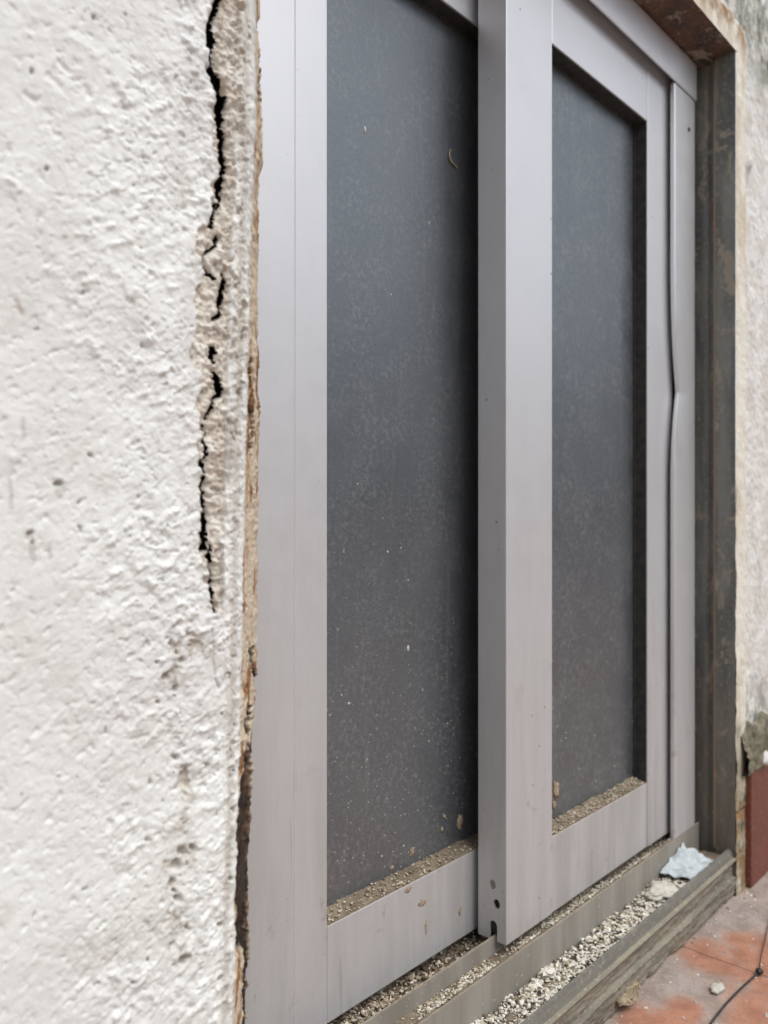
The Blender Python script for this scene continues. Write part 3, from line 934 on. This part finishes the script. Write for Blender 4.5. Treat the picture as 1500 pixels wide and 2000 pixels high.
# ------------------------------------------------------------------ loose chips
def chip_field(name, n, area, base, smin, smax, palette, seed, flat=.7, layers=1.0, clump=None):
    r = np.random.RandomState(seed)
    ico = bmesh.new(); bmesh.ops.create_icosphere(ico, subdivisions=1, radius=1.)
    iv = np.array([v.co[:] for v in ico.verts]); ifc = np.array([[v.index for v in f.verts] for f in ico.faces]); ico.free()
    x0, x1, y0, y1 = area
    X = r.uniform(x0, x1, n * 3); Y = r.uniform(y0, y1, n * 3)
    if clump is not None:
        p = clump(X, Y); sel = r.uniform(0, 1, n * 3) < p; X = X[sel][:n]; Y = Y[sel][:n]
    else:
        X = X[:n]; Y = Y[:n]
    n = len(X)
    s = smin + (smax - smin) * r.uniform(0, 1, n) ** 2.4
    Z = base(X, Y) + s * flat * .45 + r.uniform(0, 1, n) * layers * smin
    ang = r.uniform(0, 6.28, (n, 3))
    sc = s[:, None] * np.stack([r.uniform(.7, 1.3, n), r.uniform(.6, 1., n), r.uniform(.45, .9, n) * flat], 1)
    P = iv[None] * (1 + r.uniform(-.28, .28, (n, len(iv), 1))) * sc[:, None, :]
    ca, sa = np.cos(ang), np.sin(ang)
    tilt = .6
    for ax, (i, j) in enumerate(((0, 1), (1, 2), (0, 2))):
        t_ = ang[:, ax] if ax == 0 else (ang[:, ax] - 3.14) / 3.14 * tilt
        c_, s_ = np.cos(t_)[:, None], np.sin(t_)[:, None]
        a, b = P[..., i].copy(), P[..., j].copy()
        P[..., i] = a * c_ - b * s_; P[..., j] = a * s_ + b * c_
    P += np.stack([X, Y, Z], 1)[:, None, :]
    co = P.reshape(-1, 3) * D; co[:, 2] += CAM_Z
    fc = (ifc[None] + (np.arange(n) * len(iv))[:, None, None]).reshape(-1, 3)
    me = bpy.data.meshes.new(name)
    me.from_pydata(co.tolist(), [], fc.tolist())
    pal = np.array([p[:3] for p in palette]); w = np.array([p[3] for p in palette]); w = w / w.sum()
    col = pal[r.choice(len(pal), n, p=w)] * r.uniform(.8, 1.12, (n, 1))
    col = np.repeat(np.concatenate([col, np.ones((n, 1))], 1), len(iv), 0)
    at = me.attributes.new("tint", 'FLOAT_COLOR', 'POINT'); at.data.foreach_set("color", col.astype(np.float32).ravel())
    me.materials.append(CHIPS)
    return link(bpy.data.objects.new(name, me))


PAL = [(.72, .69, .60, 5), (.60, .55, .45, 3), (.45, .38, .28, 2), (.20, .16, .11, 2.4), (.06, .05, .04, 2.2), (.52, .56, .58, .2)]
PAL2 = [(.62, .56, .46, 3), (.42, .34, .25, 3), (.22, .17, .12, 3), (.09, .07, .05, 2)]


def drift(name, x0, x1, y0, y1, z, amp, seed, label):
    xs = np.arange(x0, x1, .005); ys = np.linspace(y0, y1, 22)
    X, Y = np.meshgrid(xs, ys)
    Z = z + amp * fbm(X, Y, .05, 4, seed) + amp * .4 * fbm(X, Y, .012, 3, seed + 3)
    if name == "front_track_dust": Z = Z + .0185 * sstep(1.006, .982, Y) ** 1.2
    if name == "channel_dirt": Z = Z - .006 * sstep(.955, .975, Y)
    o = grid_mesh(name, X, Y, Z, DIRT)
    return tag(o, label, "dirt", kind="stuff")


drift("channel_dirt", .63, RX, .889, .9745, -1.034, .004, 61, "brown dirt under the pale chips in the outer sill channel")
drift("track_dirt", .63, 2.48, 1.037, 1.1255, -.975, .005, 62, "brown dirt lying in the track between the two sashes")
drift("front_track_dust", .63, 2.40, .980, 1.0312, -.9725, .0020, 63, "tan dust on the floor of the front track")
g = chip_field("plaster_chips", 19000, (.9, 2.40, .891, .972), lambda x, y: -1.034 + .006 * fbm(x, y, .05, 3, 77), .0013, .0068, [(.80, .77, .68, 6), (.66, .61, .51, 3), (.45, .38, .28, 1.6), (.20, .16, .11, 2.2), (.06, .05, .04, 2.2)], 3, layers=2.2,
               clump=lambda x, y: np.clip(.75 + 1.2 * perlin(x * 14, y * 22, 6) - .8 * sstep(.950, .972, y + .012 * perlin(x * 20, y * 0, 8)), .06, 1))
tag(g, "cream and white plaster chips filling the outer sill channel", "debris", kind="stuff")
g = chip_field("track_chips", 3600, (.9, 2.45, 1.038, 1.120), lambda x, y: -.9715 + 0 * x, .0018, .0062, PAL2, 4,
               clump=lambda x, y: .25 + .75 * sstep(1.5, 1.1, x))
tag(g, "brown and cream crumbs behind the raised running ridge", "debris", kind="stuff")
g = chip_field("ledge_crumbs", 3600, (.9, 2.40, .981, 1.029), lambda x, y: -.9715 + .0185 * sstep(1.006, .982, y) ** 1.2, .0010, .0046, [(.74, .70, .60, 5), (.55, .47, .35, 3), (.2, .16, .12, .6)], 5,
               clump=lambda x, y: np.clip(.25 + 1.4 * perlin(x * 9, y * 9, 4) + .5 * (np.abs(y - 1.005) < .012), 0.05, 1))
tag(g, "small pale crumbs scattered along the front track ledge", "debris", kind="stuff")


def glazing_crumbs(x0, x1, y0, y1, z, n, seed, parent):
    o = chip_field("glazing_crumbs", n, (x0, x1, y0, y1), lambda x, y: z + .010 * ((y - y0) / (y1 - y0)) ** 2, .001, .0042, [(.6, .55, .45, 3), (.42, .34, .24, 4), (.2, .16, .11, 1)], seed)
    o.parent = parent; o.matrix_parent_inverse = parent.matrix_world.inverted()
    o["kind"] = "stuff"
    return o


glazing_crumbs(1.05, 1.51, 1.093, 1.129, -.762, 420, 8, rear)
glazing_crumbs(1.70, 2.205, 1.003, 1.039, -.762, 900, 9, front)

fx0, fy0 = 2.45, .80
g = chip_field("floor_crumbs", 900, (1.2, 3.2, .25, .862), lambda x, y: FZ + 0 * x, .0012, .0060, [(.70, .68, .63, 5), (.5, .47, .43, 3), (.35, .22, .16, 2)], 12, layers=0,
               clump=lambda x, y: np.clip(.10 + .9 * sstep(.80, .86, y) + 1.0 * np.exp(-((x - 2.52) ** 2 + (y - .83) ** 2) / .006), 0, 1))
tag(g, "tiny white crumbs scattered on the red floor tiles", "debris", kind="stuff")

# ------------------------------------------------------------------ single loose things
x, z = on_plane(1352, 1694, .93)
bm = bmesh.new(); rows = []
for i in range(44):
    row = []
    for j in range(22):
        u = i / 43; v = j / 21
        p = Vector((u * 2.6, v * 1.8, 2.2)); cr_ = abs(mnoise.noise(p)) + .5 * abs(mnoise.noise(p * 2.3))
        xx = x - .115 + u * (.175 + .02 * mnoise.noise(Vector((v * 4, 9, 1)))) + .03 * (v - .5)
        yy = .972 - v * (.080 + .01 * mnoise.noise(Vector((u * 4, 3, 1))))
        zz = -1.022 + .018 * cr_ + .030 * (1 - v) ** 2 * (.3 + u) + .003 * mnoise.noise(p * 5)
        row.append(bm.verts.new(V(xx, yy, zz)))
    rows.append(row)
for a, b in zip(rows[:-1], rows[1:]):
    for i in range(21): bm.faces.new((a[i], a[i + 1], b[i + 1], b[i]))
o = from_bm("foam_scrap", bm, FOAM, smooth=True)
md = o.modifiers.new("thick", 'SOLIDIFY'); md.thickness = .0012
tag(o, "pale blue crumpled foam scrap in the right end of the sill channel", "scrap")
x2, z2 = on_plane(1292, 1742, .93)
o = blob("plaster_chunk", (x2, .930, -1.020), (.058, .034, .007), PALE, None, 9, sub=4, amp=.35, freq=1.8)
tag(o, "flat cream plaster chunk just left of the blue foam scrap", "plaster chunk")
x3, z3 = on_plane(1085, 1895, .93)
o = blob("plaster_flake", (x3, .948, -1.017), (.017, .012, .006), mat_simple("white_flake", (.74, .71, .62), (.62, .58, .5)), None, 15, sub=3, amp=.5, freq=1.8, smooth=False)
tag(o, "largest white plaster flake lying on the gravel below the centre stile", "plaster flake")


def flake():
    fx_, fy_ = on_floor(1240, 1925, -1.12)
    bm = bmesh.new(); n, m_ = 26, 12; rows = []
    for i in range(n):
        row = []
        for j in range(m_):
            u = i / (n - 1); v = j / (m_ - 1)
            w = .5 + .5 * math.sin(u * math.pi) * (1 + .3 * mnoise.noise(Vector((u * 6, 0, 1))))
            x = 1.745 + u * .105 + .01 * mnoise.noise(Vector((u * 5, v * 5, 3)))
            y = .866 - v * .020 * w + .008 * mnoise.noise(Vector((u * 7, v * 4, 7)))
            z = -1.116 - v * .018 * w + .012 * mnoise.noise(Vector((u * 6, v * 6, 9)))
            row.append(bm.verts.new(V(x, y, z)))
        rows.append(row)
    for a, b in zip(rows[:-1], rows[1:]):
        for i in range(m_ - 1): bm.faces.new((a[i], a[i + 1], b[i + 1], b[i]))
    o = from_bm("mortar_flake", bm, FLAKE)
    md = o.modifiers.new("thick", 'SOLIDIFY'); md.thickness = .0012
    tag(o, "thin tan flake peeling away below the front of the sill", "flake")


flake()

# skirting tile, right of the sill, and the crumbling mortar on it
sk = empty("skirting", V(2.9, .86, FZ))
tag(sk, "dark red terracotta skirting tiles at the foot of the stained wall", "skirting", kind="thing")
for a, b in ((2.600, 3.15), (3.156, 3.75), (3.756, 4.35)):
    box("skirting_tile", SKIRT, sk, a, b, .846, .874, FZ + .004, -.790, bev=.004, seg=3)


def mortar_top():
    xs = np.linspace(2.56, 4.3, 260); vs = np.linspace(0, 1, 34)
    X, Vv = np.meshgrid(xs, vs)
    n = fbm(X, Vv * .15, .07, 4, 65); n2 = fbm(X, Vv * .15, .02, 4, 66)
    Z = -.800 + Vv * (.15 + .05 * n) + .006 * n2
    Y = .842 + .034 * Vv ** 1.3 - .012 * n - .008 * n2 - .010 * np.sin(Vv * math.pi)
    Y[0, :] = .874; Y[-1, :] = .880
    return grid_mesh("mortar_bed", X, Y, Z, MOSSY, wall, flip=True)


mortar_top()
px_, pz_ = on_plane(1497, 1482, .835)
o = blob("white_pebble", (px_, .838, pz_), (.030, .016, .020), mat_simple("pebble_white", (.74, .72, .68), (.6, .58, .54)), None, 21, amp=.3)
tag(o, "white pebble lodged in mossy mortar above the red skirting", "pebble")
x4, y4 = on_floor(1400, 1935, FZ)
o = blob("floor_chip", (x4, y4, FZ + .006), (.026, .014, .006), PALE, None, 27, amp=.3)
tag(o, "cream plaster lump lying alone on the orange tiles", "plaster lump")


def tube(name, pts, rad, mat, parent=None):
    cu = bpy.data.curves.new(name, 'CURVE'); cu.dimensions = '3D'; cu.bevel_depth = rad * D; cu.bevel_resolution = 3
    sp = cu.splines.new('NURBS'); sp.points.add(len(pts) - 1); sp.use_endpoint_u = True; sp.order_u = 4
    for p, c in zip(sp.points, pts):
        p.co = (*V(*c), 1)
    o = bpy.data.objects.new("tmpc", cu); scene.collection.objects.link(o)
    dg = bpy.context.evaluated_depsgraph_get(); bpy.context.view_layer.update()
    me = bpy.data.meshes.new_from_object(o.evaluated_get(dg)); bpy.data.objects.remove(o)
    me.materials.clear(); me.materials.append(mat)
    return link(bpy.data.objects.new(name, me), parent)


pts = []
for (px, py, h) in ((1530, 1700, .02), (1512, 1760, .012), (1500, 1805, .006), (1494, 1840, .006), (1487, 1860, .005), (1484, 1884, .008), (1483, 1893, .010)):
    a, b = on_floor(px, py, FZ + h); pts.append((a, b, FZ + h))
wire = tube("thin_cable", pts, .0012, BLACK)
tag(wire, "thin black cable curving over the orange tile to a small plug", "cable")
a, b = on_floor(1483, 1897, FZ + .01)
blob("plug", (a, b, FZ + .010), (.010, .009, .007), BLACK, wire, 2, amp=.15)
pts = []
for (px, py) in ((1484, 1898), (1460, 1918), (1430, 1946), (1405, 1975), (1380, 2010)):
    a, b = on_floor(px, py, FZ + .006); pts.append((a, b, FZ + .006))
tube("dark_line", pts, .0024, GASKET_SHADE, wire)  # thin dark tube along the diagonal line on the tiles

# a dry insect case under the top rail and a twist of fibre on the rear pane
for nm, P_, lab in (("dry_stem", [(890, 18, 1.125), (893, 28, 1.120), (897, 36, 1.122), (890, 43, 1.126), (878, 46, 1.129)], 0),
                    ("dry_stem", [(880, 292, 1.129), (876, 302, 1.126), (880, 314, 1.127), (887, 322, 1.128), (893, 328, 1.129)], 1)):
    pts = []
    for px, py, d_ in P_:
        x, z = on_plane(px, py, d_); pts.append((x, d_, z))
    tube(nm, pts, .0018, FLAKE, rear)

# ------------------------------------------------------------------ unseen wall added behind the camera to darken reflections
refl_wall = box("reflection_wall", REFL_WALL, None, -20, 30, -9.4, -9.0, FZ, 3.4, bev=0)
tag(refl_wall, "unseen grey wall added opposite the window to shape its reflections", "wall", kind="structure")
